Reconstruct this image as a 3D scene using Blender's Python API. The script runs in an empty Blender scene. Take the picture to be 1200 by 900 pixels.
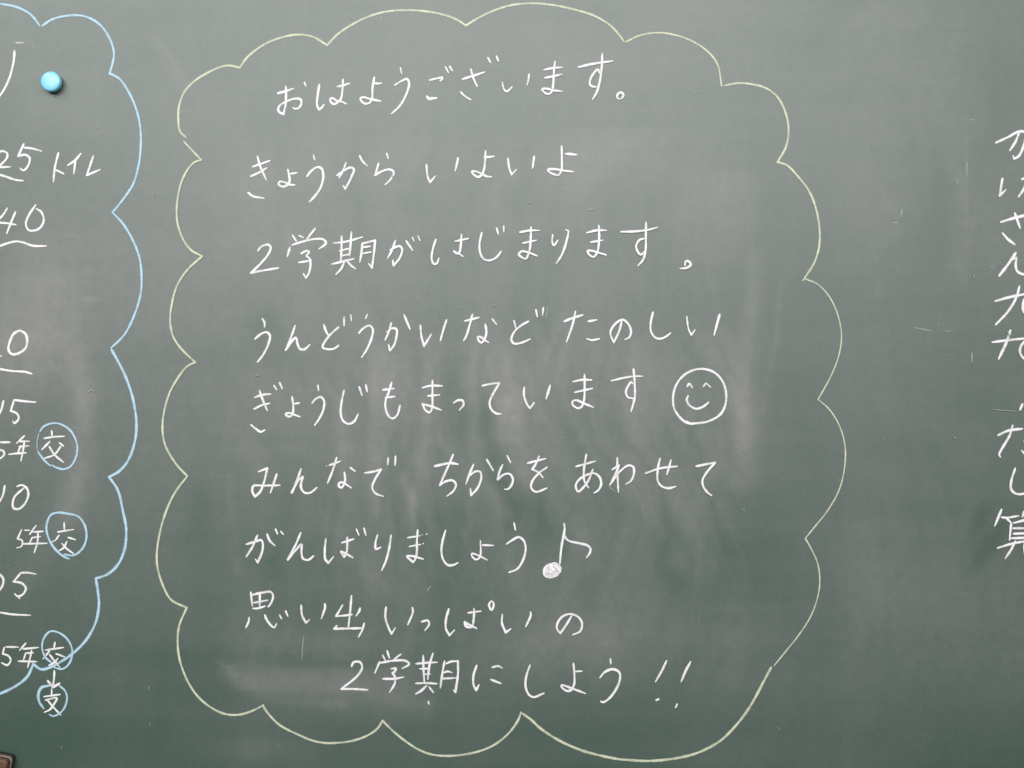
import bpy, bmesh, math, random
import numpy as np
from mathutils import Vector

random.seed(7)
rng = np.random.default_rng(7)
sc = bpy.context.scene
COL = sc.collection

# ---------------------------------------------------------------- camera, world, lamps, exposure
S = 0.00125                      # metres on the board per unit of the board's writing grid (1200 x 900 units = 1.5 x 1.125 m)
ZC = 1.45                        # height of the middle of the written area
DIST = 1.62
cam_d = bpy.data.cameras.new("camera")
cam = bpy.data.objects.new("camera", cam_d)
COL.objects.link(cam)
cam.location = (0, -DIST, ZC)
cam.rotation_euler = (math.radians(90), 0, 0)
cam_d.sensor_width = 36
cam_d.lens = 36 * DIST / (1200 * S)
cam_d.clip_end = 50
cam_d.clip_start = 0.05
sc.camera = cam

world = bpy.data.worlds.new("World")
sc.world = world
world.use_nodes = True
world.node_tree.nodes["Background"].inputs[0].default_value = (0.93, 0.97, 1.0, 1)
world.node_tree.nodes["Background"].inputs[1].default_value = 0.15

def area(name, loc, target, sx, sy, energy, color):
    d = bpy.data.lights.new(name, 'AREA')
    d.shape = 'RECTANGLE'; d.size = sx; d.size_y = sy; d.energy = energy; d.color = color
    o = bpy.data.objects.new(name, d); COL.objects.link(o)
    o.location = loc
    o.rotation_euler = (Vector(target) - Vector(loc)).to_track_quat('-Z', 'Y').to_euler()
    return o
area("classroom_windows", (-0.1, -4.0, 3.2), (0.0, 0, 1.75), 5.0, 1.5, 222, (1.0, 0.952, 0.955))
area("side_window", (-2.3, -2.2, 3.5), (-0.1, 0, 1.7), 0.9, 0.8, 22, (1.0, 0.97, 0.96))

sc.view_settings.view_transform = 'Standard'
sc.view_settings.look = 'None'
sc.view_settings.exposure = 0.0
sc.view_settings.gamma = 1.0

# ---------------------------------------------------------------- helpers
def W(u, v, h=0.0):
    """a point of the board's writing grid, h metres in front of the board"""
    return ((u - 600) * S, -h, (450 - v) * S + ZC)

def link(name, me, parent=None, mat=None):
    o = bpy.data.objects.new(name, me)
    COL.objects.link(o)
    if mat is not None: me.materials.append(mat)
    if parent is not None: o.parent = parent
    return o

def tag(o, label=None, cat=None, group=None, kind=None):
    if label: o["label"] = label
    if cat: o["category"] = cat
    if group: o["group"] = group
    if kind: o["kind"] = kind
    return o

def thing(name, loc, label, cat, group=None):
    o = bpy.data.objects.new(name, None)
    COL.objects.link(o)
    o.empty_display_size = 0.02
    o.location = loc
    return tag(o, label, cat, group)

def nodes(name):
    m = bpy.data.materials.new(name); m.use_nodes = True
    nt = m.node_tree
    return m, nt, nt.nodes["Principled BSDF"]

def N(nt, t, **kw):
    n = nt.nodes.new(t)
    for k, v in kw.items():
        if k in ('operation', 'blend_type', 'data_type', 'attribute_name', 'noise_dimensions', 'clamp', 'use_clamp'):
            setattr(n, k, v)
    return n

def math_node(nt, op, a, b=None, clamp=False):
    n = nt.nodes.new('ShaderNodeMath'); n.operation = op; n.use_clamp = clamp
    for i, x in enumerate((a, b)):
        if x is None: continue
        if hasattr(x, 'links'): nt.links.new(x, n.inputs[i])
        else: n.inputs[i].default_value = x
    return n.outputs[0]

def noise(nt, vec, scale, detail=3, rough=0.6):
    n = nt.nodes.new('ShaderNodeTexNoise')
    n.inputs['Scale'].default_value = scale; n.inputs['Detail'].default_value = detail
    n.inputs['Roughness'].default_value = rough
    nt.links.new(vec, n.inputs['Vector'])
    return n.outputs[0]

def mapped(nt, src, scale):
    mp = nt.nodes.new('ShaderNodeMapping'); mp.inputs['Scale'].default_value = scale
    nt.links.new(src, mp.inputs['Vector'])
    return mp.outputs[0]

def mix(nt, fac, a, b):
    n = nt.nodes.new('ShaderNodeMix'); n.data_type = 'RGBA'
    ins = [i for i in n.inputs if i.enabled or True]
    if hasattr(fac, 'links'): nt.links.new(fac, n.inputs[0])
    else: n.inputs[0].default_value = fac
    for idx, x in ((6, a), (7, b)):
        if hasattr(x, 'links'): nt.links.new(x, n.inputs[idx])
        else: n.inputs[idx].default_value = (*x, 1)
    return n.outputs[2]

BOARD = (0.060, 0.108, 0.080)
DUST = (0.50, 0.45, 0.46)

def board_material():
    m, nt, b = nodes("chalkboard_green")
    tc = nt.nodes.new('ShaderNodeTexCoord').outputs['Object']
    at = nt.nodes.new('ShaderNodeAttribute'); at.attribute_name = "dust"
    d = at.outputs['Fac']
    fine = noise(nt, tc, 420, 3, 0.7)
    mid = noise(nt, tc, 60, 4, 0.6)
    wipe = noise(nt, mapped(nt, tc, (70, 1, 7)), 1.0, 4, 0.65)       # up-and-down eraser marks
    warp = noise(nt, mapped(nt, tc, (6, 1, 60)), 1.0, 3, 0.6)
    g = math_node(nt, 'ADD', math_node(nt, 'MULTIPLY', fine, 0.85), math_node(nt, 'MULTIPLY', mid, 0.75))
    g = math_node(nt, 'ADD', g, math_node(nt, 'MULTIPLY', math_node(nt, 'SUBTRACT', wipe, 0.5), 0.30))
    g = math_node(nt, 'ADD', g, math_node(nt, 'MULTIPLY', math_node(nt, 'SUBTRACT', warp, 0.5), 0.25))
    g = math_node(nt, 'ADD', g, 0.2)
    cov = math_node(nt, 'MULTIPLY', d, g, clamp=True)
    mott = noise(nt, tc, 130, 3, 0.65)
    st = nt.nodes.new('ShaderNodeMapRange'); st.inputs[1].default_value = 0.3; st.inputs[2].default_value = 0.7
    nt.links.new(mott, st.inputs[0])
    base = mix(nt, st.outputs[0], (0.037, 0.094, 0.068), (0.060, 0.099, 0.076))
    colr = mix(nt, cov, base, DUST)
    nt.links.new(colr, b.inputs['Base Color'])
    b.inputs['Roughness'].default_value = 0.47
    b.inputs['Specular IOR Level'].default_value = 0.86
    bp = nt.nodes.new('ShaderNodeBump'); bp.inputs['Strength'].default_value = 0.10; bp.inputs['Distance'].default_value = 0.0006
    nt.links.new(fine, bp.inputs['Height']); nt.links.new(bp.outputs[0], b.inputs['Normal'])
    return m

def chalk_material(name, color, under=(0.10, 0.15, 0.12)):
    m, nt, b = nodes(name)
    tc = nt.nodes.new('ShaderNodeTexCoord').outputs['Object']
    at = nt.nodes.new('ShaderNodeAttribute'); at.attribute_name = "cover"
    n1 = noise(nt, tc, 900, 2, 0.6)
    n2 = noise(nt, tc, 160, 3, 0.6)
    g = math_node(nt, 'ADD', math_node(nt, 'MULTIPLY', n1, 1.5), math_node(nt, 'MULTIPLY', n2, 0.9))
    g = math_node(nt, 'ADD', g, -0.22)
    cov = math_node(nt, 'MULTIPLY', at.outputs['Fac'], g, clamp=True)
    cov = math_node(nt, 'MAXIMUM', cov, 0.0)
    nt.links.new(mix(nt, cov, under, color), b.inputs['Base Color'])
    # bare board between the chalk grains keeps the board's own sheen
    nt.links.new(math_node(nt, 'ADD', math_node(nt, 'MULTIPLY', cov, 0.45), 0.47), b.inputs['Roughness'])
    nt.links.new(math_node(nt, 'SUBTRACT', 1.0, math_node(nt, 'MULTIPLY', cov, 0.9)), b.inputs['Specular IOR Level'])
    return m

WHITE = chalk_material("white_chalk", (0.97, 0.955, 0.96))
YELLOW = chalk_material("pale_yellow_chalk", (0.75, 0.79, 0.58))
SPECK = chalk_material("faint_chalk", (0.93, 0.92, 0.92), (0.17, 0.21, 0.19))
BLUE = chalk_material("light_blue_chalk", (0.50, 0.74, 0.88))

# ---------------------------------------------------------------- chalk strokes
def smooth(P, step):
    """points along a curve through P, about one every `step` units"""
    P = [np.array(p, float) for p in P]
    if len(P) == 2:
        n = max(2, int(np.linalg.norm(P[1] - P[0]) / step) + 1)
        return [P[0] + (P[1] - P[0]) * t for t in np.linspace(0, 1, n)]
    Q = [2 * P[0] - P[1]] + P + [2 * P[-1] - P[-2]]
    out = []
    for i in range(1, len(Q) - 2):
        p0, p1, p2, p3 = Q[i - 1:i + 3]
        d1 = max(np.linalg.norm(p1 - p0) ** .5, 1e-3); d2 = max(np.linalg.norm(p2 - p1) ** .5, 1e-3); d3 = max(np.linalg.norm(p3 - p2) ** .5, 1e-3)
        t0, t1 = 0, d1; t2 = t1 + d2; t3 = t2 + d3
        n = max(2, int(np.linalg.norm(p2 - p1) / step) + 1)
        for t in np.linspace(t1, t2, n, endpoint=False):
            a1 = (t1 - t) / (t1 - t0) * p0 + (t - t0) / (t1 - t0) * p1
            a2 = (t2 - t) / (t2 - t1) * p1 + (t - t1) / (t2 - t1) * p2
            a3 = (t3 - t) / (t3 - t2) * p2 + (t - t2) / (t3 - t2) * p3
            b1 = (t2 - t) / (t2 - t0) * a1 + (t - t0) / (t2 - t0) * a2
            b2 = (t3 - t) / (t3 - t1) * a2 + (t - t1) / (t3 - t1) * a3
            out.append((t2 - t) / (t2 - t1) * b1 + (t - t1) / (t2 - t1) * b2)
    out.append(P[-1])
    return out

class Chalk:
    """collects strokes into one mesh of raised chalk ribbons"""
    def __init__(s, origin=(0, 0, 0), lift=0.00025):
        s.v = []; s.f = []; s.c = []; s.lift = lift; s.o = np.array(origin)
    def ribbon(s, pts, width, press=1.0, soft0=1.0, soft1=1.0):
        P = smooth(pts, 1.2)
        n = len(P)
        seg = [np.linalg.norm(P[i + 1] - P[i]) for i in range(n - 1)]
        L = sum(seg)
        ph = random.uniform(0, 99)
        s.lift += 0.00003
        rows = []
        cum = 0
        for i in range(n):
            t = P[min(i + 1, n - 1)] - P[max(i - 1, 0)]
            ln = np.linalg.norm(t); t = t / ln if ln > 1e-6 else np.array((1., 0.))
            nn = np.array((-t[1], t[0]))
            w = width / 2
            w *= 1 + 0.10 * math.sin(cum * 0.21 + ph) + 0.07 * math.sin(cum * 0.53 + 2 * ph) + random.uniform(-0.07, 0.07)
            pr = press * (1 + 0.13 * math.sin(cum * 0.12 + 3 * ph) + 0.07 * math.sin(cum * 0.31 + ph) + random.uniform(-.10, .10))
            e0, e1 = cum, L - cum
            w *= 0.72 + 0.28 * min(1, e0 / 3 + (1 - soft0)) if e0 < 3 else 1
            w *= 0.60 + 0.40 * min(1, e1 / 6 + (1 - soft1)) if e1 < 6 else 1
            rows.append((P[i], t, nn, w, pr, cum))
            if i < n - 1: cum += seg[i]
        r0, r1 = rows[0], rows[-1]
        caps0 = [(r0[0] - r0[1] * r0[3] * 0.9, r0[1], r0[2], r0[3] * .30, r0[4] * .8, 0), (r0[0] - r0[1] * r0[3] * .55, r0[1], r0[2], r0[3] * .78, r0[4], 0)]
        caps1 = [(r1[0] + r1[1] * r1[3] * .55, r1[1], r1[2], r1[3] * .78, r1[4], L), (r1[0] + r1[1] * r1[3] * 0.9, r1[1], r1[2], r1[3] * .30, r1[4] * .8, L)]
        rows = caps0 + rows + caps1
        prof = [(-1.12, 0.0, 0.18), (-0.62, 0.0001, 0.95), (0, 0.00016, 1.08), (0.62, 0.0001, 0.95), (1.12, 0.0, 0.18)]
        base = len(s.v)
        for (p, t, nn, w, pr, c) in rows:
            for (k, h, cv) in prof:
                q = p + nn * w * k
                s.v.append(np.array(W(q[0], q[1], s.lift + h * min(0.7, w * 0.4) + c * 2e-7)) - s.o)
                s.c.append(max(0, cv * pr))
        m = len(prof)
        for i in range(len(rows) - 1):
            for j in range(m - 1):
                a = base + i * m + j
                s.f.append((a, a + m, a + m + 1, a + 1))
    def stroke(s, text, org, scale, width, press=1.0):
        w = width; pr = press
        toks = text.split()
        cur = []
        segs = []
        for tk in toks:
            if tk[0] == 'w': w = width * float(tk[1:]); continue
            if tk[0] == 'p': pr = press * float(tk[1:]); continue
            corner = tk.endswith('*')
            x, y = tk.rstrip('*').split(',')
            pt = (org[0] + float(x) / scale, org[1] + float(y) / scale)
            cur.append(pt)
            if corner: segs.append(cur); cur = [pt]
        if len(cur) > 1: segs.append(cur)
        for i, g in enumerate(segs):
            s.ribbon(g, w, pr, 0.0 if i else 1.0, 1.0 if i == len(segs) - 1 else 0.0)
    def build(s, name, mat, parent=None):
        me = bpy.data.meshes.new(name)
        me.from_pydata([tuple(v) for v in s.v], [], s.f)
        at = me.attributes.new("cover", 'FLOAT', 'POINT')
        at.data.foreach_set("value", np.array(s.c, dtype=np.float32))
        for p in me.polygons: p.use_smooth = True
        # faces look away from the board
        if me.polygons and sum(p.normal.y for p in me.polygons) > 0: me.flip_normals()
        me.update()
        return link(name, me, parent, mat)

def write(name, label, cat, group, pieces, width=2.65, press=1.0):
    """one written thing; pieces: (part name, region origin, scale, material, strokes)"""
    allp = []
    for pc in pieces:
        for st in pc[4].split(';'):
            for tk in st.split():
                if tk[0] in 'wp': continue
                x, y = tk.rstrip('*').split(',')
                allp.append((pc[1][0] + float(x) / pc[2], pc[1][1] + float(y) / pc[2]))
    A = np.array(allp)
    loc = W((A[:, 0].min() + A[:, 0].max()) / 2, A[:, 1].max(), 0)
    root = thing(name, loc, label, cat, group)
    lift = 0.0002
    for pc in pieces:
        ck = Chalk(loc, lift)
        wd = width * (pc[5] if len(pc) > 5 else 1)
        for st in pc[4].split(';'):
            if st.strip(): ck.stroke(st, pc[1], pc[2], wd, press)
        lift = ck.lift
        ck.build(pc[0], pc[3], root)
    return root

# ---------------------------------------------------------------- chalkboard
def dust_vignette_map(U, V):
    """how much chalk dust the erasers left on each spot of the board, cut in the bottom corners to paint in a vignette"""
    from math import pi
    def lattice(u, v, seed):
        r = np.random.default_rng(seed).random((64, 64))
        iu = np.floor(u).astype(int); iv = np.floor(v).astype(int); fu = u - iu; fv = v - iv
        fu = fu * fu * (3 - 2 * fu); fv = fv * fv * (3 - 2 * fv)
        g = lambda a, b: r[a % 64, b % 64]
        return (g(iu, iv) * (1 - fu) + g(iu + 1, iv) * fu) * (1 - fv) + (g(iu, iv + 1) * (1 - fu) + g(iu + 1, iv + 1) * fu) * fv
    def fbm(su, sv, seed, rot=0.0):
        c, s_ = math.cos(rot), math.sin(rot)
        u = U * c + V * s_; v = -U * s_ + V * c
        t = 0; a = 0.5
        for k in range(4):
            t = t + a * lattice(u / su * 2 ** k + 7.3 * k, v / sv * 2 ** k + 3.1 * k, seed + k); a *= .5
        return t
    sm = lambda x, a, b: np.clip((x - a) / (b - a), 0, 1) ** 2 * (3 - 2 * np.clip((x - a) / (b - a), 0, 1))
    def blob(u, v, ru, rv, rot=0.0, p=2.0):
        c, s_ = math.cos(rot), math.sin(rot)
        a = ((U - u) * c + (V - v) * s_) / ru; b = (-(U - u) * s_ + (V - v) * c) / rv
        return np.exp(-(a * a + b * b) ** (p / 2))
    def streak(pts, w, soft=1.0):
        """a soft band along a polyline of (u, v)"""
        d = np.full(U.shape, 1e9)
        for (a, b), (c, e) in zip(pts[:-1], pts[1:]):
            L2 = (c - a) ** 2 + (e - b) ** 2
            t = np.clip(((U - a) * (c - a) + (V - b) * (e - b)) / L2, 0, 1)
            d = np.minimum(d, np.hypot(U - a - t * (c - a), V - b - t * (e - b)))
        return np.exp(-(d / w) ** 2)
    cl0 = fbm(120, 120, 61); cl1 = fbm(90, 140, 71)
    U0 = U; U = U + 110 * (cl0 - 0.47) + 30 * np.sin(V / 150.0)
    vert = 0.55 * fbm(24, 260, 11) + 0.45 * fbm(40, 90, 15); vert2 = 0.6 * fbm(8, 200, 21) + 0.4 * fbm(14, 60, 25); U = U0
    vert = 0.47 + (vert - 0.47) * (0.35 + 1.3 * cl1); diag = fbm(30, 300, 31, -0.5); cloudy = fbm(170, 150, 41); horiz = fbm(300, 22, 51)
    d = 0.105 + 0.10 * (cloudy - 0.45) + 0.06 * (vert - 0.47) + 0.05 * (horiz - 0.47)
    # the wiped field inside the yellow cloud
    inside = sm(U, 250, 300) * (1 - sm(U, 850, 900)) * sm(V, 130, 190) * (1 - sm(V, 760, 840))
    mid = sm(V, 360, 440) * (1 - sm(V, 620, 740)) * sm(U, 380, 450)
    d = d + inside * (0.03 + 0.12 * (vert - 0.47) + 0.06 * (vert2 - 0.47))
    d = d + inside * mid * (0.04 + 0.20 * (vert - 0.47) + 0.08 * (vert2 - 0.47) + 0.14 * (diag - 0.47) + 0.14 * (cloudy - 0.47))
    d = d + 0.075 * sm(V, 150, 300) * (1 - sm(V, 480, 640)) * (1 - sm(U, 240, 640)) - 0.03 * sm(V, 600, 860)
    # upper edge of a wiped patch and its side
    d = d + 0.055 * sm(V, 146, 153) * (1 - sm(V, 160, 250)) * sm(U, 600, 700) * (1 - sm(U, 740, 830)) * (0.3 + cloudy)
    d = d + 0.05 * sm(V, 190, 215) * (1 - sm(V, 250, 330)) * sm(U, 760, 850) * (1 - sm(U, 874, 896))
    d = d + 0.065 * streak([(885, 300), (882, 350), (874, 400), (868, 470), (872, 520)], 9) + 0.05 * streak([(884, 340), (878, 420), (874, 560)], 15)
    d = d + 0.07 * blob(872, 500, 24, 60) + 0.05 * streak([(916, 330), (910, 390), (901, 440), (893, 480)], 5)
    # eraser trails among the middle lines
    for pts, w, a in (([(438, 440), (436, 520), (440, 600)], 6, .07), ([(500, 400), (500, 470), (492, 560), (480, 610)], 9, .07),
                      ([(516, 395), (512, 460), (515, 520)], 4, .06), ([(400, 430), (405, 560)], 8, .06),
                      ([(450, 410), (446, 470), (448, 540)], 12, .06), ([(560, 380), (555, 470), (560, 560), (590, 600)], 12, .07),
                      ([(600, 470), (610, 520), (615, 560)], 14, .10), ([(640, 420), (650, 395), (660, 370)], 5, .06),
                      ([(650, 440), (665, 400), (672, 370)], 6, .05), ([(470, 560), (495, 600), (520, 640)], 8, .06),
                      ([(380, 610), (420, 650), (440, 690)], 14, .05), ([(830, 470), (828, 560), (822, 600)], 16, .03),
                      ([(750, 400), (746, 480), (742, 560)], 9, .045), ([(270, 560), (274, 620), (278, 670)], 6, .05),
                      ([(255, 560), (256, 640)], 14, .035), ([(180, 44), (196, 66), (213, 98)], 7, .028), ([(186, 46), (206, 75), (222, 104)], 4, .022),
                      ([(735, 560), (748, 582), (756, 605)], 2.5, .06)):
        d = d + a * streak(pts, w) * (0.5 + 1.0 * vert2)
    # rubbed out words near the bottom
    low = blob(385, 785, 105, 42, 0.12, 3.5)
    d = d + low * (0.05 + 0.20 * (horiz - 0.45) + 0.16 * (cloudy - 0.45))
    d = d + 0.11 * streak([(268, 786), (290, 806), (330, 817), (400, 822)], 9) * (0.4 + horiz) + 0.08 * streak([(300, 800), (420, 806), (500, 826)], 12)
    d = d + 0.06 * streak([(256, 776), (268, 782), (284, 779)], 3) + 0.09 * blob(300, 878, 46, 14) * (0.4 + horiz)
    d = d + 0.07 * blob(620, 760, 70, 26, -.1) + 0.07 * blob(700, 745, 30, 45, -.6) + 0.05 * blob(770, 740, 90, 40) * (.3 + cloudy) - 0.09 * blob(850, 650, 70, 60)
    d = d + 0.05 * blob(455, 822, 60, 26)
    # inside the blue cloud
    d = d + 0.14 * blob(40, 375, 60, 80, 0.3, 3) * (0.5 + cloudy) + 0.10 * streak([(88, 420), (100, 470), (92, 540), (84, 600)], 16) + 0.08 * blob(97, 470, 14, 28)
    d = d + 0.09 * streak([(99, 350), (114, 351)], 2.4) + 0.05 * streak([(83, 275), (108, 281)], 1.6) + 0.05 * streak([(96, 560), (60, 625), (30, 680)], 18)
    d = d + 0.05 * streak([(22, 778), (48, 781)], 6)
    # wiped clean spots
    d = d - 0.10 * blob(312, 380, 24, 22) - 0.06 * blob(330, 415, 50, 24) - 0.05 * blob(315, 660, 40, 26) - 0.05 * blob(600, 530, 26, 18, -.5)
    d = d - 0.07 * np.clip(blob(1158, 640, 12, 42, 0.62, 3) + blob(1148, 610, 10, 26, 0.5), 0, 1)
    d = d - 0.06 * blob(240, 600, 24, 60) - 0.04 * blob(230, 800, 60, 60)
    # the part beyond the yellow cloud, thin haze of dust with two old wipes
    right = sm(U, 960, 1010)
    d = d + right * (0.02 + 0.07 * (vert - 0.47)) + 0.03 * streak([(1133, 150), (1132, 300), (1131, 340)], 2) + 0.035 * blob(1030, 345, 14, 10) + 0.04 * blob(1040, 240, 12, 20)
    d = d + right * 0.05 * blob(1060, 700, 110, 60) * (.4 + cloudy)
    d = d - 0.03 * sm(V, 780, 890) - 0.06 * sm(V, 680, 860) * (1 - sm(U, 60, 330)) - 0.04 * sm(V, 760, 880) * sm(U, 1000, 1180)  # lens vignette painted in: dust taken away so the bottom corners go darker
    return np.clip(d, 0.0, 0.8)

def build_chalkboard():
    root = thing("chalkboard", W(600, 1000, 0), "dark green chalkboard with wiped chalk dust, behind all the writing", "chalkboard")
    o = np.array(W(600, 1000, 0))
    u0, u1, v0, v1, st = -240, 1440, -80, 980, 2.5
    us = np.arange(u0, u1 + .1, st); vs = np.arange(v0, v1 + .1, st)
    U, V = np.meshgrid(us, vs)
    nu, nv = len(us), len(vs)
    co = np.stack([(U - 600) * S, np.zeros_like(U), (450 - V) * S + ZC], -1).reshape(-1, 3) - o
    idx = np.arange(nu * nv).reshape(nv, nu)
    quads = np.stack([idx[:-1, :-1], idx[1:, :-1], idx[1:, 1:], idx[:-1, 1:]], -1).reshape(-1, 4)
    me = bpy.data.meshes.new("writing_surface")
    me.vertices.add(len(co)); me.vertices.foreach_set("co", co.astype(np.float32).ravel())
    me.loops.add(quads.size); me.loops.foreach_set("vertex_index", quads.astype(np.int32).ravel())
    me.polygons.add(len(quads)); me.polygons.foreach_set("loop_start", (np.arange(len(quads)) * 4).astype(np.int32))
    me.update(calc_edges=True); me.validate()
    a = me.attributes.new("dust", 'FLOAT', 'POINT')  # chalk dust, with the painted corner vignette included
    a.data.foreach_set("value", dust_vignette_map(U, V).astype(np.float32).ravel())
    mat = board_material()
    link("writing_surface", me, root, mat)
    bm = bmesh.new()
    x0, _, z1 = W(u0, v0); x1, _, z0 = W(u1, v1)
    bmesh.ops.create_cube(bm, size=1)
    for v in bm.verts:
        v.co = ((x0 if v.co.x < 0 else x1) - o[0], 0.002 if v.co.y < 0 else 0.022, (z0 if v.co.z < 0 else z1) - o[2])
    me2 = bpy.data.meshes.new("backing_panel"); bm.to_mesh(me2); bm.free()
    pm, nt, b = nodes("panel_board")
    tc = nt.nodes.new('ShaderNodeTexCoord').outputs['Object']
    nt.links.new(mix(nt, noise(nt, tc, 30), (0.05, 0.07, 0.06), (0.07, 0.09, 0.08)), b.inputs['Base Color'])
    b.inputs['Roughness'].default_value = 0.7
    link("backing_panel", me2, root, pm)
build_chalkboard()

# ---------------------------------------------------------------- chalk writing
def C(org, *glyphs, part="character", mat=WHITE, wd=1.0, sc_=7.5):
    return [(part, org, sc_, mat, g, wd) for g in glyphs]
G = "lines of the chalk message"

write("chalk_text_line", 'topmost line of white chalk writing, "おはようございます。"', "chalk writing", G,
  C((315, 50),
    "w1.15 80,445 145,428 218,402;150,385 152,470 145,560 130,628* 95,612 82,585 100,550 160,515 235,492 280,500 287,535 265,572 235,582 212,572;312,348 326,380",
    "445,368 432,450 424,545 440,588* 462,575 485,545;600,388 655,375 710,358;652,325 648,410 635,490 605,525 570,540 545,520 540,495 560,488 600,512 645,520 680,538",
    "925,357 960,360 992,356;928,305 912,400 908,490 890,525 850,538 815,515 805,490 830,480 900,498 985,515") +
  C((460, 40),
    "70,298 80,348;20,450 75,415 128,395 146,430 125,520 65,630 -12,703",
    "325,405 380,392 437,380* 437,395 418,412;w1.2 302,548 320,570* 388,562;465,290 492,338;502,285 528,325",
    "w1.1 612,398 700,370 808,335;w1 688,308 710,385 745,462;600,510 635,545 688,578;838,208 862,252;914,195 930,238",
    "w.9 965,425 980,485 1005,505 1050,465;1200,355 1195,400 1182,448") +
  C((600, 40),
    "280,315 360,300 442,293;290,385 365,372 440,353;378,242 368,330 362,440 350,505 320,528 280,510 262,485 300,480 370,495 440,505",
    "w1.1 583,292 700,265 882,238;w1 793,172 787,300 770,420 745,510 705,578;768,350 755,312 715,350 685,410 688,450 720,465 750,462",
    "w1.1 960,568 978,545 972,522 948,515 926,535 925,562 945,572"))

write("chalk_text_line", 'white chalk line "きょうから いよいよ", just under the greeting', "chalk writing", G,
  C((280, 150),
    "122,340 195,315 270,287;103,425 180,390 245,350;163,248 185,330 240,455;82,568 120,598 222,618",
    "458,402 512,393;430,365 442,420 445,470 420,505 380,515 348,492 360,472 410,480 450,498 492,500",
    "655,238 666,280;w1.1 598,425 640,375 690,345 725,355 742,420 720,520 675,590 622,648",
    "862,418 920,378 980,348 1010,362 985,440 935,535* 918,508;942,305 915,375 880,438;1062,245 1085,290 1128,333") +
  C((420, 150), "250,225 263,268;178,312 148,415* 210,380 275,365 310,388 285,450 235,500",
    "598,322 610,430 630,478* 678,422;876,265 865,320 850,380") +
  C((540, 150), "205,256 250,255 292,250;218,203 212,310 198,385 170,425 145,430 100,395 100,382 140,385 185,405 225,425 268,430",
    "415,268 425,350 447,410* 490,365;645,250 630,358",
    "w1.15 922,228 960,230 1018,237;w1 886,160 888,280 885,370 860,412 830,412 775,385 765,368 820,362 900,375 988,385"))

write("chalk_text_line", 'white chalk line "2学期がはじまります。" with small slipped full stop', "chalk writing", G,
  C((285, 250),
    "130,330 155,295 220,275 242,300 220,360 150,445 70,522* 180,502 310,480",
    "432,190 468,245;492,195 530,213;632,135 592,185 555,232;412,298 388,378;430,278 520,250 640,225 705,230 728,262 668,312;510,353 560,330 580,340 555,375* 585,400 592,450 580,520 552,568* 530,532;490,432 600,415",
    "w.9 795,262 900,250 1050,208;865,203 865,300 858,430;952,165 942,300 935,375;845,330 932,310;862,375 932,360;780,447 870,425 975,400;890,430 860,490 815,538;918,425 950,460 988,488;1048,260 1040,350 1025,430;1045,268 1160,238* 1150,350 1133,478* 1103,442;1050,300 1120,290;1045,355 1125,340") +
  C((440, 240),
    "176,313 150,390 108,470;130,400 170,375 215,365 235,390 215,465 160,535* 153,488;270,318 328,403;325,288 340,320;375,275 392,315",
    "532,305 505,390 495,480 515,522 540,515 558,470;700,322 818,297;757,262 750,360 735,425 710,430 690,410* 730,430 770,455;w1.3 690,410 712,424 728,430",
    "935,245 915,340 920,420 950,475 1000,490 1060,465 1105,410;1065,205 1080,260;1127,190 1128,240") +
  C((570, 230),
    "295,317 380,302 465,302;322,413 440,388;392,272 388,390 378,480 345,550 300,530 285,510 310,485 370,495 445,525",
    "583,340 578,400 592,432 628,388;700,297 718,305 705,390 665,510 615,590") +
  C((680, 230),
    "55,322 150,300 230,302;92,405 198,387;162,258 165,370 150,490 115,535 75,510 65,480 100,480 160,497 228,517",
    "355,313 480,310 600,295 678,275;577,230 575,350 572,480 550,560 505,612;555,375 520,385 490,435 500,480 530,515 560,490",
    "918,610 925,575 945,570 970,600 940,628 875,637"))

write("chalk_text_line", 'white chalk line "うんどうかいなど たのしい", fourth of the message', "chalk writing", G,
  C((290, 340),
    "132,252 150,285 150,325;65,430 120,385 170,370 198,400 185,470 140,565 88,632",
    "420,310 385,410 335,528*;w1.1 335,528 385,455 425,418 440,470 460,515 500,520 548,480",
    "672,305 690,360 715,402;802,325 720,400 665,480 662,505 700,518 760,515 802,485;850,237 850,312;908,220 914,270",
    "w.9 1055,212 1038,252;w1 980,378 1020,335 1075,312 1102,345 1095,410 1050,520 1005,590") +
  C((420, 340),
    "290,288 270,360 235,438;250,370 300,335 335,345 335,410 310,490 278,530* 265,478;402,218 455,345",
    "545,308 555,410 578,490* 640,390;775,262 750,340 720,445") +
  C((530, 340),
    "108,272 235,240;178,213 155,300 125,400 100,445;352,255 388,300;290,300 300,370 285,430 255,462 230,440 225,412 255,415 285,440 320,460",
    "542,268 562,345;668,275 600,315 540,375 520,440 545,470 610,462 685,430;735,172 748,235;800,155 793,222") +
  C((640, 340), "w1.15 160,275 235,245 322,218;w1 258,187 230,310 178,458;370,275 445,262;358,428 400,440 468,428") +
  C((700, 340),
    "215,265 195,350 145,460* 115,390 120,350 165,290 220,260 265,290 295,360 280,415 240,435",
    "488,195 468,290 470,360 505,415 550,428 600,410 645,375",
    "w1.1 785,232 800,340 825,395* w.8 858,348;w1.1 1074,213 1050,300 1025,395"))

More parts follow.
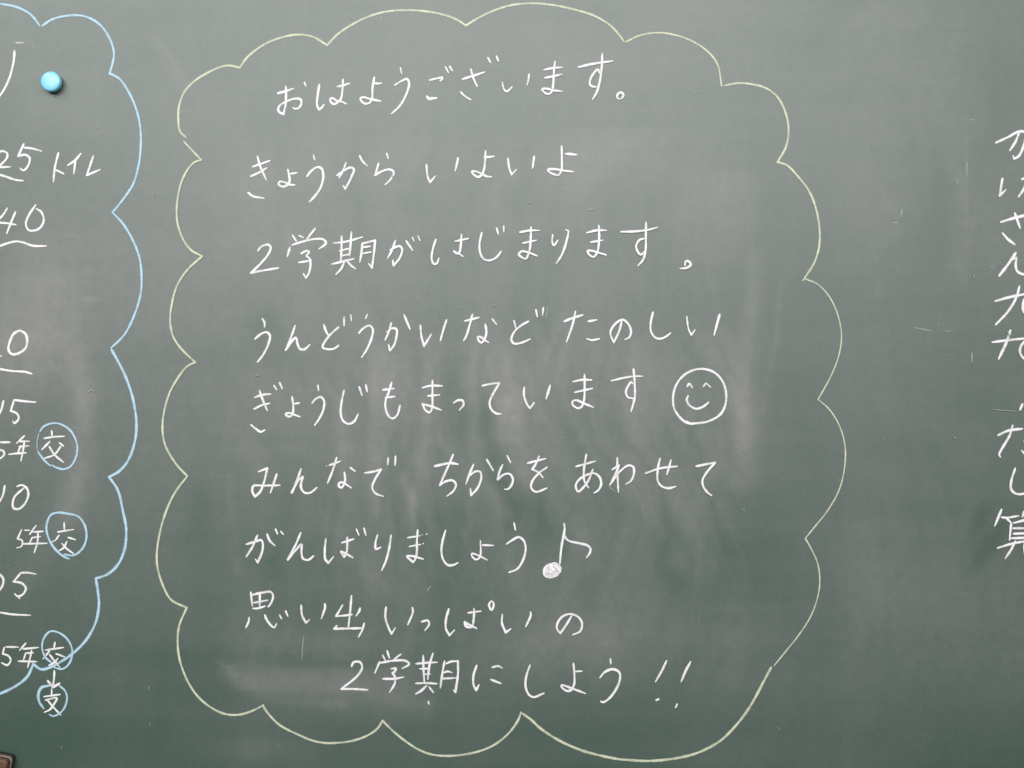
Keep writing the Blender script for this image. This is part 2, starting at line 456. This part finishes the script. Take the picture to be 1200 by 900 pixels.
write("chalk_text_line", 'white chalk line "ぎょうじもまっています" that ends beside the smiling face', "chalk writing", G,
  C((285, 430),
    "100,268 170,245 242,238;95,370 165,335 232,320;143,208 175,295 213,385;68,508 120,550 155,570 190,555;270,163 295,200;320,138 343,190",
    "430,262 440,340 437,400 415,435 385,430 375,412 410,405 450,420 500,438;445,325 495,316",
    "657,162 663,208;605,320 640,280 685,265 713,305 700,390 665,460 628,513",
    "887,207 865,310 858,410 880,475 925,500 975,480 1010,415;1020,175 1045,250;1078,158 1090,218") +
  C((430, 420),
    "140,277 240,264;160,345 245,335;218,210 195,290 165,370 165,440 190,505 225,528 265,500 292,412",
    "487,258 560,240 662,242;535,330 640,320;576,195 576,320 572,440 550,475 515,455 490,402* 560,420 655,455",
    "760,392 800,368 840,370 850,405 812,455",
    "1015,240 1100,222 1165,217* 1110,310 1078,390 1095,450 1140,485 1180,487") +
  C((560, 420),
    "408,252 405,320 430,400 458,440* 495,388;w1.15 635,237 600,355",
    "835,205 920,188 1000,190;852,298 1005,264;937,140 938,260 932,370 910,425 880,438 835,410 830,380 865,368 930,395 1015,430") +
  C((705, 410),
    "w.9 85,272 200,245 290,232 362,232;280,168 290,300 290,420 258,542;275,300 262,283 225,330 213,375 230,415 278,428"))

write("chalk_smiley_face", "round smiling face drawn in white chalk with arched eyes", "chalk drawing", None,
  C((705, 410), "745,625 780,645 830,645 930,630 1040,570 1085,490 1095,390 1070,290 1000,205 900,168 800,180 710,235 650,320 627,430 640,520 690,595 750,642 805,655", part="face_outline") +
  C((705, 410), "752,323 768,298 800,332", "895,320 918,297 957,327", part="eye") +
  C((705, 410), "760,405 748,435 770,485 830,517 890,500 942,460", part="mouth"), width=2.6)

write("chalk_text_line", 'white chalk line "みんなで ちからを あわせて" between the smiling face and the music note', "chalk writing", G,
  C((285, 520),
    "135,245 212,215* 185,330 150,420 103,465* 80,415 90,372 180,368 325,365;295,268 240,430",
    "510,220 470,330 428,428* 480,330 525,290 510,340 510,390 540,430 590,430 648,385",
    "w.8 730,195 735,194;w1 757,188 800,175 855,152;822,122 785,240 742,345;942,210 985,242;890,252 895,330 865,385 840,370 845,345 880,340 910,360 950,388") +
  C((400, 510),
    "205,333 280,320 350,302* 295,390 272,460 300,510 370,537;413,197 408,258;477,185 473,265",
    "w1.2 820,272 960,245 1025,255;w1 983,170 945,260 865,440* 920,405 980,398 1008,435 985,490 928,535") +
  C((540, 510),
    "113,255 75,345 45,430;75,355 130,318 170,322 180,370 150,460 90,528* 85,470;228,213 285,310",
    "368,260 340,320 325,388* 380,345 430,340 458,385 445,440 410,475 385,473;408,180 438,240",
    "587,245 748,205;688,185 660,250 628,300* 680,325 722,372;760,280 690,330 625,410 620,465 660,497 755,465") +
  C((670, 510),
    "37,275 207,228;128,168 108,290 110,400 148,462;185,300 150,390 100,460 55,495 35,440 70,385 140,345 200,335 245,370 258,430 235,480 195,508",
    "400,198 400,300 405,420 410,500;355,302 415,262* 380,350 335,435* 420,320 500,265 540,280 545,340 520,400 475,430",
    "645,335 780,290 925,273;775,203 755,300 755,400 790,448 850,465 912,450;872,218 835,345") +
  C((750, 510), "492,273 580,255 660,240* 590,320 548,395 555,450 590,500 628,530"))

write("chalk_text_line", 'white chalk line "がんばりましょう" that ends beside the music note', "chalk writing", G,
  C((280, 590),
    "65,358 130,340 195,322 210,350 205,420 165,520* 145,488;163,280 120,380 65,468;248,270 270,325 318,372;322,225 340,268;368,245 392,272",
    "543,258 500,360 430,493* 500,410 550,360 550,430 565,485 610,495 658,460",
    "765,310 755,410 760,490 785,522* 832,467;905,345 1010,312;952,298 952,380 945,435 925,470* 897,420 940,440 1000,475;1033,225 1055,277;1100,218 1117,282") +
  C((430, 590),
    "93,277 75,350 80,400 122,385;213,280 195,400 165,510 130,588",
    "358,300 420,291 w.8 470,283;w.8 484,276 490,274;w1.15 521,269 529,268;w1 372,378 430,367 w.85 472,360;w1.05 492,353 498,352;w1 447,232 440,330 438,440 425,490 405,515* 352,462 400,462 495,488",
    "692,235 665,330 655,420 670,490 710,540 760,540 800,520") +
  C((550, 590),
    "115,365 212,368;98,327 98,450 85,480 60,492 25,465 22,440 60,448 w.8 160,497",
    "393,170 405,232;328,355 380,320 435,295 480,330 495,400 470,500 420,575 348,605"))

def scribble():
    random.seed(3)
    out = []
    c, s_ = math.cos(-0.45), math.sin(-0.45)
    pt = lambda a, r: "%.0f,%.0f" % (727 + c * 80 * r * math.cos(a) - s_ * 62 * r * math.sin(a), 588 + s_ * 80 * r * math.cos(a) + c * 62 * r * math.sin(a))
    out.append("w.75 " + " ".join(pt(k * 0.55, 0.93 + random.uniform(-.05, .08)) for k in range(25)))
    q = lambda x, yy: "%.0f,%.0f" % (727 + c * 80 * x - s_ * 62 * yy, 588 + s_ * 80 * x + c * 62 * yy)
    zig = []
    for k in range(17):                                     # one restless back-and-forth scribble
        x = -0.88 + 1.76 * k / 16 + random.uniform(-.09, .09)
        h = math.sqrt(max(0.05, 1 - min(1, x * x))) * random.uniform(.72, .98) * (1 if k % 2 else -1)
        zig.append(q(x + 0.12 * h, h))
    out.append("w.75 p.95 " + " ".join(zig))
    for k in range(5):
        a = random.uniform(0, 2 * math.pi); r = random.uniform(.45, .8)
        out.append("w.7 p.8 " + " ".join(pt(a + t * 0.6, r + random.uniform(-.08, .08)) for t in range(6)))
    return ";".join(out)
write("chalk_music_note", "white chalk eighth note with a scribbled round head", "chalk drawing", None,
  C((550, 590), scribble(), part="note_head") +
  C((550, 590), "w1.1 832,175 838,215 w1 828,280 810,380 795,530", part="stem") +
  C((550, 590), "838,220 835,280 870,325 960,348 1040,370 1065,400 1055,440 1030,475", part="flag"))

write("chalk_text_line", 'white chalk line "思い出いっぱいの", eighth of the message', "chalk writing", G,
  C((280, 670),
    "w.9 105,180 118,305;108,205 200,185 280,178 300,210 285,270 258,308;185,195 182,300;p.8 132,272 252,250;p1 125,322 160,322 232,302;90,402 85,440 62,490;228,380 250,430 310,490 330,458;w1 358,380 375,412;412,345 430,390",
    "548,295 555,380 590,448* 622,420;755,282 758,310 725,412",
    "990,210 980,330 962,490;912,292 855,390* 920,385 995,375;1065,320 1060,340 1030,388;w1.1 860,475 840,500* 1000,497 1085,495;w1 1102,452 1085,510 1052,572") +
  C((420, 670),
    "243,312 238,400 265,490 292,545* 325,492;475,315 480,350 435,465",
    "557,438 610,428 622,460 585,515",
    "795,325 770,420 770,500 800,558* 845,512;965,360 1078,345;1017,322 1015,400 1005,480;w1.3 935,440 950,480 990,490;w1 935,440 985,470 1040,497;w1 1168,255 1148,290 1170,335 1188,300 1185,268 1165,255") +
  C((540, 670),
    "365,375 362,450 395,532* 440,500;612,350 615,380 570,482",
    "975,385 930,460 875,540* 845,500 850,450 890,395 960,370 1030,395 1065,450 1050,520 985,552"))

write("chalk_text_line", 'lowest white chalk line, "2学期にしよう!!", set in under the others', "chalk writing", G,
  C((390, 750),
    "165,230 185,195 240,195 258,240 220,310 75,430* 190,430 308,438",
    "438,133 462,178;478,95 498,160;597,125 540,168;412,190 370,290;420,200 540,180 640,183 672,210 610,250;512,252 555,250 545,275 525,290* 545,320 545,380 500,458;440,340 540,340 622,325",
    "w.95 730,208 820,200 918,195;795,135 797,250 805,370;880,118 850,220 835,345;765,252 850,250;800,300 858,298;730,380 830,378 915,383;w1.1 825,400 770,450 730,472;w.95 845,410 885,460;983,185 965,280 945,420;1000,205 1040,188 1100,185* 1100,300 1078,458* 1062,440;975,285 1010,275 1048,285;960,338 1085,332;w1.1 840,540 845,560") +
  C((540, 750),
    "140,222 112,310 112,390 135,440* 160,392;277,238 330,228 365,245;262,345 352,380",
    "608,220 575,320 570,410 600,480 640,500 732,465",
    "1010,275 1065,272;990,205 998,300 995,390 965,440 930,445 885,410 885,395 980,425 1095,468") +
  C((670, 750),
    "340,165 342,208;w1.1 247,330 290,280 360,255 415,280 425,330 395,420 330,510 275,545 255,537",
    "w1 833,180 790,270 735,365;w1.4 742,527 763,518",
    "w1.1 1043,190 1000,270 960,365;w1.4 912,590 925,562"))

# ---- timetable inside the blue cloud
T = "timetable entries in the blue cloud"
write("chalk_bracket", "single curved white chalk bracket stroke beside the blue magnet", "chalk writing", None,
  C((0, 20), "128,298 122,380 85,530 40,630 0,690 -40,740", part="bracket_stroke"), width=2.6)
write("chalk_time_entry", 'chalk "25 トイレ" with a slanting underline below the 25', "chalk writing", T,
  C((0, 150), "-20,222 20,203 65,225 60,265 10,320 -20,345* 90,342", "210,140 160,250* 220,235 262,265 240,345 205,373 180,355;215,172 290,182 365,203", part="digit") +
  C((0, 150), "515,218 485,340 470,475;485,365 560,402", "w1.1 712,225 660,285 595,330;665,280 650,405", "822,245 765,415* 885,365") +
  C((0, 150), "-40,400 0,412 60,430 130,455 205,465", part="underline"), width=2.6)
write("chalk_time_entry", 'chalk figure "40" above a wavy underline', "chalk writing", T,
  C((0, 220), "65,180 30,235 -15,285;-20,306 60,312 140,325;138,210 100,300 60,402", "315,150 250,250 228,320 250,370 290,378 350,355 385,290 365,215 320,185", part="digit") +
  C((0, 220), "-40,525 0,512 60,490 140,472 200,480 290,510 410,512", part="underline"), width=2.6)
write("chalk_time_entry", 'chalk "0" above a nearly straight underline, in a pale smear', "chalk writing", T,
  C((0, 360), "-30,425 18,430", "w1.15 175,203 120,235 85,310 75,370 100,410 150,410 225,360 240,290 225,235 175,203", part="digit") +
  C((0, 360), "-40,535 0,543 100,560 220,568 280,585", part="underline"), width=2.6)
write("chalk_time_entry", 'chalk "15" without underline, just above the first ringed 交', "chalk writing", T,
  C((0, 450), "32,147 10,230 -20,290", "125,140 95,235* 150,260 165,305 125,345 115,325;125,140 220,152 315,160", part="digit"), width=2.6)

R_ = "ringed notes in the blue cloud"
def RING(org, st, wd=.9): return C(org, st, part="ring", mat=BLUE, wd=wd)
write("chalk_note", 'chalk "5年" with 交 in an oval blue ring, under the 15', "chalk writing", R_,
  C((0, 450), "-25,512 88,512;-20,575 30,590 38,620 0,655 -20,658", part="digit") +
  C((0, 450), "215,455 145,522;170,505 260,503;170,550 255,543;180,550 155,612;80,618 150,610 230,605;215,510 205,580 185,675",
    "455,412 460,465;388,478 470,465 565,460;440,505 368,578;525,518 560,545;435,550 480,620 560,688;535,550 480,620 395,652", wd=.95) +
  RING((0, 450), "352,420 380,378 460,345 540,355 630,420 680,540 670,640 620,725 560,748 500,735 455,712;445,718 400,680 360,630 332,588;w.8 p.6 329,572 327,520 335,465 343,437"), width=2.6)
write("chalk_time_entry", 'chalk "10" without underline, between two ringed 交 notes', "chalk writing", T,
  C((0, 550), "42,145 25,230 -20,310", "150,150 190,138 235,165 250,220 220,300 165,348 120,340 112,300 130,240 210,165", part="digit"), width=2.6)
write("chalk_note", 'chalk "5年" with 交 in a blue ring whose ends overlap below', "chalk writing", R_,
  C((0, 550), "190,530 155,610* 195,625 190,675 148,690;218,535 262,535", part="digit", wd=.8) +
  C((0, 550), "318,495 290,530 262,572;285,550 380,545;285,600 355,590;285,598 262,645;200,655 415,650;335,555 330,640 302,732",
    "565,470 568,540;510,550 650,528;520,578 490,620 455,640;600,598 665,618;590,632 560,690 515,718;545,650 580,690 650,742", wd=.85) +
  RING((0, 550), "565,747 650,755 730,690 762,590 745,490 690,415 600,390 510,380 450,400 418,460 410,530 445,640 510,725 570,770 610,787", 1.0), width=2.6)
write("chalk_time_entry", 'chalk "05" above a thin straight underline', "chalk writing", T,
  C((0, 640), "-25,240 0,250 28,285 28,330 10,370 -25,410", "180,240 120,312* 190,325 228,370 200,425 155,440 130,418;w1.3 182,235 240,233 w.9 318,245;w1 165,457 175,458", part="digit") +
  C((0, 640), "-40,578 0,582 100,598 270,607", part="underline", wd=.85), width=2.6)
write("chalk_note", 'chalk "5年" with 交 in the blue ring crossed by the cloud outline', "chalk writing", R_,
  C((0, 730), "38,215 25,270* 75,290 95,325 65,370 15,350;55,210 165,212", part="digit", wd=.9) +
  C((0, 730), "228,178 172,240;205,228 340,215;225,265 295,262;225,270 205,335;160,335 325,340;280,240 265,310 245,390",
    "485,170 475,225;400,238 470,228 560,215;435,248 380,315;495,270 570,298;440,280 490,345 530,392;510,312 480,345 430,372", wd=.9) +
  RING((0, 730), "452,345 400,300 372,215 385,140 440,75 520,85 600,150 635,230 630,310 590,380 540,405 465,385", .9), width=2.6)
write("chalk_arrow", "short white chalk arrow pointing down between two blue rings", "chalk drawing", None,
  C((0, 730), "478,420 475,490 465,555", part="shaft") + C((0, 730), "w1.25 420,508 465,565* 525,530", part="arrow_head"), width=2.6)
write("chalk_note", 'chalk 支 in the small blue ring under the arrow', "chalk writing", R_,
  C((0, 730), "455,580 455,640;385,648 530,628;400,678 500,660 470,720 440,760 390,785;420,680 470,740 535,808", wd=.9) +
  RING((0, 730), "435,550 365,568 w1.3 338,630 345,690 385,752;w.9 520,548 575,600 590,660 570,740 530,790 470,818 435,805", .95), width=2.6)

# ---- the upright column of words at the edge of the view
write("chalk_text_column", 'upright column of white chalk words "かけざん九九・たし算"', "chalk writing", None,
  C((1040, 130), "952,280 1060,230 1160,180 1212,192 1200,290 1155,395 1112,422* 1105,395;1160,180 1125,270 1075,348;1260,190 1290,250",
    "1010,595 985,745* 1040,692;1230,560 1215,640 1195,690 1150,755;1180,600 1260,580") +
  C((1040, 230), "w1.1 995,228 1100,195 1240,160;w1 1118,148 1165,282;1010,325 1060,380 1118,425;1245,120 1260,150",
    "w1.2 1125,500 1050,610 980,700*;w1.05 1090,560 1130,540 1125,600 1140,660 1200,687 1270,670") +
  C((1040, 330), "w1.1 945,172 1060,140 1230,105* 1190,200 1200,270 1260,290;1158,42 1130,140 1060,260 950,378",
    "918,533 1060,515 1250,495* 1175,560 1165,630 1220,690 1300,690;w1.15 1078,430 1045,530 975,680") +
  C((1040, 460), "w1.15 1185,100 1162,152",
    "w1.1 970,375 1060,335 1185,318;1098,290 1070,380 980,545 990,565;1178,510 1215,545 1270,540;1200,430 1260,420",
    "1120,665 1085,780 1085,850 1130,890 1210,885 1280,850") +
  C((1040, 550), "1000,352 940,498;1000,420 1040,425 1150,408;1040,425 1085,470;1195,370 1180,420;1190,405 1280,395;1085,470 1070,620;1105,470 1250,450 1245,605;1100,517 1240,517;1105,565 1240,560;1075,605 1245,600;965,690 1100,650 1290,620;1120,630 1085,700 1030,785;1200,640 1200,740", wd=.95), width=2.95)

# ---- cloud outlines
def outline(name, label, cat, strokes, mat, width, press=1.0):
    return write(name, label, cat, None, [("outline_stroke", (0, 0), 1, mat, ";".join(strokes))], width, press)
YS = ["217.6,160.6 211,154 209,140 210,124 216,108 228,95 244,85 260,78 270,77 281,79.4* 290,67 310,52 330,44 350,40.6 366,43 383.4,53* 396,40 416,27 436,18 456,13.2 476,12 496,13 516,16.4 534,22.4 546,30* 560,21.4 580,12 600,6 624,4 648,6 672,11 696,18.4 714,29 w1.15 724,39 731.6,49.4",
      "733.6,49 750,41.6 772,38.4 796,42.4 816,51 w1.2 832,63 841,76 w1 845.6,101",
      "848.6,100.4 864,97.6 880,98.6 898,103.6 912,115 921,134 924,152 921,172 911,190* 922,193.6 936,208 948,224 w1.15 956,244 960.4,270 959.6,290 954,308 w1.1 941,328.6",
      "944,327 958,333 972,348 982,370 986,394 983,416 974,440 958.6,468* 972,480 984,500 990,522 990,544 984,572 970,598 954,618 943.6,631* 950,642 958,660 960.6,680 958,700 950,722 936,744 920,764 w.7 907,780",
      "w1.3 903.6,782 894,800 880,826 864,848 844,868 820,881 800,887 776,890.6 756,891.6 736,890.4 726,889.6 700,884.4 680,878.6 656,868 634,854 622,843 611.6,835.6",
      "w1.1 610.4,834.4 608,842 598,857 582,871 568,878 550,883 528,885.6 508,884.4 492,879 476,869 460,856 448.4,844.4* 442,854 428,863 410,868.6 390,870.6 380,870.4 366,867.6 350,861 328,849.6 316,838 309.4,829* 308.6,826.4* 294,833.6 278,837.6 262,836 246,828 232,816 220,798 211,774 208.4,754 210,734 219,712* 201,703 192,688 185,666 184,648 188,622 196,596 206,576 219.6,558* 206,543 194,522 190.6,502 193,480 200,458 212,438 220,429 229,424.6* 212,408 203,394 199.6,376 202,354 208,334 220,316 237,300.4* 224,293 214,279 208,260 207.4,242 212,216 220,199 228,190.4 236,187.6* 226,177 215.6,166"]
outline("chalk_cloud_outline", "large pale yellow scalloped cloud outline round the message", "chalk drawing", YS, YELLOW, 2.3, 0.8)
BS = ["-14,2 0,4.4 20,8.4 36,17 47,30.4",
      "w1.2 49.4,30.4 w1 62,22.4 84,18 100,19.4 116,28 128,44 133.6,62 132,74 128.6,86* 140,92.4 152,110 161,132 w1.2 165,156 164.4,180 162,196 156,216 144,234 w1 132,249* 144,262 156,282 164,304 166,330 165,344 158,368 146,392 130,408",
      "131,410 144,434 152,454 w1.15 156.5,470 160,496 158,518 150,540 w1 140,552 128,559* 138,574 144.4,600 w1.2 148,620 146,644 138,662 126,673 w1 112.4,678* 115,694 116,710 112,730 101,750 w1.15 85,766 72,775 58.7,782 49,784.4 w.9 42.7,781 39.3,778* 32,793 w1.2 20,803 6.7,810 -14,818"]
outline("chalk_cloud_outline", "light blue scalloped cloud outline running past the magnet", "chalk drawing", BS, BLUE, 2.6)

# ---------------------------------------------------------------- stray chalk specks
def build_specks():
    random.seed(11)
    ck = Chalk((0, 0, 0), 0.00003)
    marks = ["w1.3 p.6 18.5,50.2 23,50 28,50.2;w.6 p.25 37,52 39.5,55;w.8 p.3 1133,190 1133,194 1133,207;w1.1 p.4 1133,191.5 1133,192.5;w.6 p.25 1136,140.5 1142,140.3",
             "w.8 p.25 1072,384 1080,385.5 1090,387.5;w1.1 p.3 1090,387.5 1092,388;w.7 p.25 1108,388 1116,387.5;w1.2 p.25 1099,379.5 1100,380;p.3 1139,413 1139,424;w.7 p.2 1121,210 1122,216",
             "w.8 p.22 356,745 354.5,760 354,773;w.7 p.3 447,19 446.5,25;w.6 p.3 602,68 603,72;p.3 624,105 624,106;w.8 p.35 512,55.5 514,55.5",
             "w1 p.4 1052,260.5 1047,261 ;p.3 1057,245 1055.5,254;w1.1 p.45 1055,298 1055.4,298.4;w1 p.4 1094,291.5 1094.4,291.8;w.9 p.4 1156,136 1156.3,136.4;p.3 1161,313 1164,314",
             "w1.1 p.4 90,700.5 90.4,700.9;w1 p.35 147,704.3 147.3,704.6;w1 p.4 175,804 174.6,808;w.8 p.35 175.5,847 176,850;w.9 p.45 394.5,790 394.9,791;w.8 p.3 326,872 327,875",
             "w.8 p.3 870,596.5 873,598.5;p.25 501,692 504,688 505,686.5;p.25 640,372 642,360;w.7 p.25 575,464 586,473;w.7 p.25 713,570 721,576;w1 p.2 637,574 644,570",
             "w1 p.35 866,107.5 866.4,108;w1 p.35 927,82 928.5,82;w.9 p.35 910,139 910.4,141;w.7 p.3 813,110 818,107;w.7 p.25 650,105 645,104;p.35 690,246 696,245",
             "w1 p.35 88,419.5 88.4,420.3;p.25 104,459 108,457 111,460;w1 p.35 113,149.7 114.5,150.3;p.25 792,362.5 794.5,362.3;p.25 300,440 304,440",
             "w1 p.3 1106,637.3 1106.6,637.5;w.8 p.25 1180,388 1184,398;p.25 1140,322 1141,326;w.7 p.2 1163,480 1190,482;p.25 911,852 913,854"]
    for m in marks:
        for st in m.split(';'): ck.stroke(st, (0, 0), 1, 1.5, 0.62)
    for i in range(90):
        u, v = random.uniform(-60, 1260), random.uniform(-20, 920)
        a = random.uniform(0, math.pi); L = random.choice((.3, .4, .5, .8, 1.6, 3.0))
        ck.stroke("w%.2f p%.2f %.1f,%.1f %.1f,%.1f" % (random.uniform(.3, .75), random.uniform(.12, .36), u, v, u + L * math.cos(a), v + L * math.sin(a)), (0, 0), 1, 1.6)
    o = ck.build("chalk_specks", SPECK)
    tag(o, "stray chalk specks and faint scratches scattered over the board", "chalk specks", None, "stuff")
build_specks()

# ---------------------------------------------------------------- blue magnet
def lathe(name, prof, mat, parent, seg=64):
    """prof: (radius, height in front of the board) from rim to axis"""
    me = bpy.data.meshes.new(name); vs = []; fs = []
    for r, h in prof:
        for k in range(seg):
            a = 2 * math.pi * k / seg
            vs.append((r * math.cos(a), -h, r * math.sin(a)))
    for i in range(len(prof) - 1):
        for k in range(seg):
            fs.append((i * seg + k, i * seg + (k + 1) % seg, (i + 1) * seg + (k + 1) % seg, (i + 1) * seg + k))
    fs.append(tuple((len(prof) - 1) * seg + k for k in range(seg)))
    me.from_pydata(vs, [], fs)
    for p in me.polygons: p.use_smooth = True
    bm = bmesh.new(); bm.from_mesh(me); bmesh.ops.recalc_face_normals(bm, faces=bm.faces); bm.to_mesh(me); bm.free()
    return link(name, me, parent, mat)
def build_magnet():
    m, nt, b = nodes("light_blue_plastic")
    tc = nt.nodes.new('ShaderNodeTexCoord').outputs['Object']
    nt.links.new(mix(nt, noise(nt, tc, 90, 3), (0.25, 0.70, 0.98), (0.28, 0.74, 0.99)), b.inputs['Base Color'])
    b.inputs['Roughness'].default_value = 0.24
    root = thing("magnet", W(63.2, 97.8, 0.0002), "round glossy light blue magnet near the chalk bracket", "magnet")
    R = 0.0146
    lathe("cap", [(R * .86, 0.0022), (R * .95, 0.0032), (R * .975, 0.0060), (R, 0.0098), (R * .985, 0.0112), (R * .95, 0.0124), (R * .88, 0.0132), (R * .74, 0.0136), (R * .45, 0.0139), (R * .2, 0.0140), (R * .02, 0.01403)], m, root)
    m2, nt2, b2 = nodes("dark_magnet_ferrite")
    b2.inputs['Base Color'].default_value = (0.03, 0.035, 0.05, 1); b2.inputs['Roughness'].default_value = 0.6
    lathe("magnet_disc", [(R * .82, 0.0), (R * .82, 0.0022), (R * .02, 0.0022)], m2, root)
build_magnet()

# ---------------------------------------------------------------- brown chalk eraser at the lower edge
def rounded_block(name, w, h, r, y0, y1, mat, parent, bev=0.002, sx=1.0):
    bm = bmesh.new()
    pts = []
    for cx, cz, a0 in ((w - r, h - r, 0), (-w + r, h - r, 90), (-w + r, -h + r, 180), (w - r, -h + r, 270)):
        for k in range(7):
            a = math.radians(a0 + 15 * k)
            pts.append((cx + r * math.cos(a), cz + r * math.sin(a)))
    f = bm.faces.new([bm.verts.new((x, -y0, z)) for x, z in pts])
    ex = bmesh.ops.extrude_face_region(bm, geom=[f])
    top = [g for g in ex['geom'] if isinstance(g, bmesh.types.BMVert)]
    for v in top: v.co.y = -y1; v.co.x *= sx; v.co.z *= sx
    bmesh.ops.recalc_face_normals(bm, faces=bm.faces)
    ed = [e for e in bm.edges if all(abs(v.co.y + y1) < 1e-7 for v in e.verts)]
    bmesh.ops.bevel(bm, geom=ed, offset=bev, segments=3, affect='EDGES', profile=.5)
    me = bpy.data.meshes.new(name); bm.to_mesh(me); bm.free()
    for p in me.polygons: p.use_smooth = len(p.vertices) == 4
    return link(name, me, parent, mat)
def build_eraser():
    w, h, r = 0.070, 0.032, 0.006
    root = thing("chalk_eraser", (0, 0, 0), "brown block-shaped chalk eraser poking in at the bottom corner of the board", "eraser")
    ang = math.radians(11)
    cu, cv = 18.5, 883.0
    cx, _, cz = W(cu, cv)
    ox = cx - (w * math.cos(ang) + h * math.sin(ang)) + 0.001
    oz = cz - (-w * math.sin(ang) + h * math.cos(ang)) - 0.0015
    root.location = (ox, -0.0002, oz); root.rotation_euler = (0, ang, 0)
    fm, nt, b = nodes("grey_felt")
    tc = nt.nodes.new('ShaderNodeTexCoord').outputs['Object']
    nt.links.new(mix(nt, noise(nt, tc, 700, 2), (0.022, 0.026, 0.026), (0.07, 0.075, 0.07)), b.inputs['Base Color'])
    b.inputs['Roughness'].default_value = 1.0
    wm, nt, b = nodes("brown_worn_leather")
    tc = nt.nodes.new('ShaderNodeTexCoord').outputs['Object']
    n1 = noise(nt, mapped(nt, tc, (40, 200, 300)), 1.0, 4); n2 = noise(nt, tc, 500, 3)
    c = mix(nt, n1, (0.075, 0.042, 0.024), (0.18, 0.10, 0.055))
    gt = math_node(nt, 'GREATER_THAN', n2, 0.62)
    nt.links.new(mix(nt, gt, c, (0.34, 0.24, 0.17)), b.inputs['Base Color'])
    b.inputs['Roughness'].default_value = 0.55
    tm, nt, b = nodes("pale_worn_trim")
    tc = nt.nodes.new('ShaderNodeTexCoord').outputs['Object']
    nt.links.new(mix(nt, noise(nt, tc, 400, 3), (0.13, 0.075, 0.05), (0.42, 0.32, 0.26)), b.inputs['Base Color'])
    b.inputs['Roughness'].default_value = 0.6
    rounded_block("felt_pad", w, h, r, 0.0, 0.009, fm, root, 0.0008)
    rounded_block("trim", w + 0.0006, h + 0.0006, r, 0.0091, 0.0145, tm, root, 0.0012)
    rounded_block("body", w - 0.001, h - 0.001, r, 0.0146, 0.024, wm, root, 0.003, 0.985)
    rounded_block("inset", w - 0.010, h - 0.008, 0.004, 0.0241, 0.0252, tm, root, 0.0004)
build_eraser()
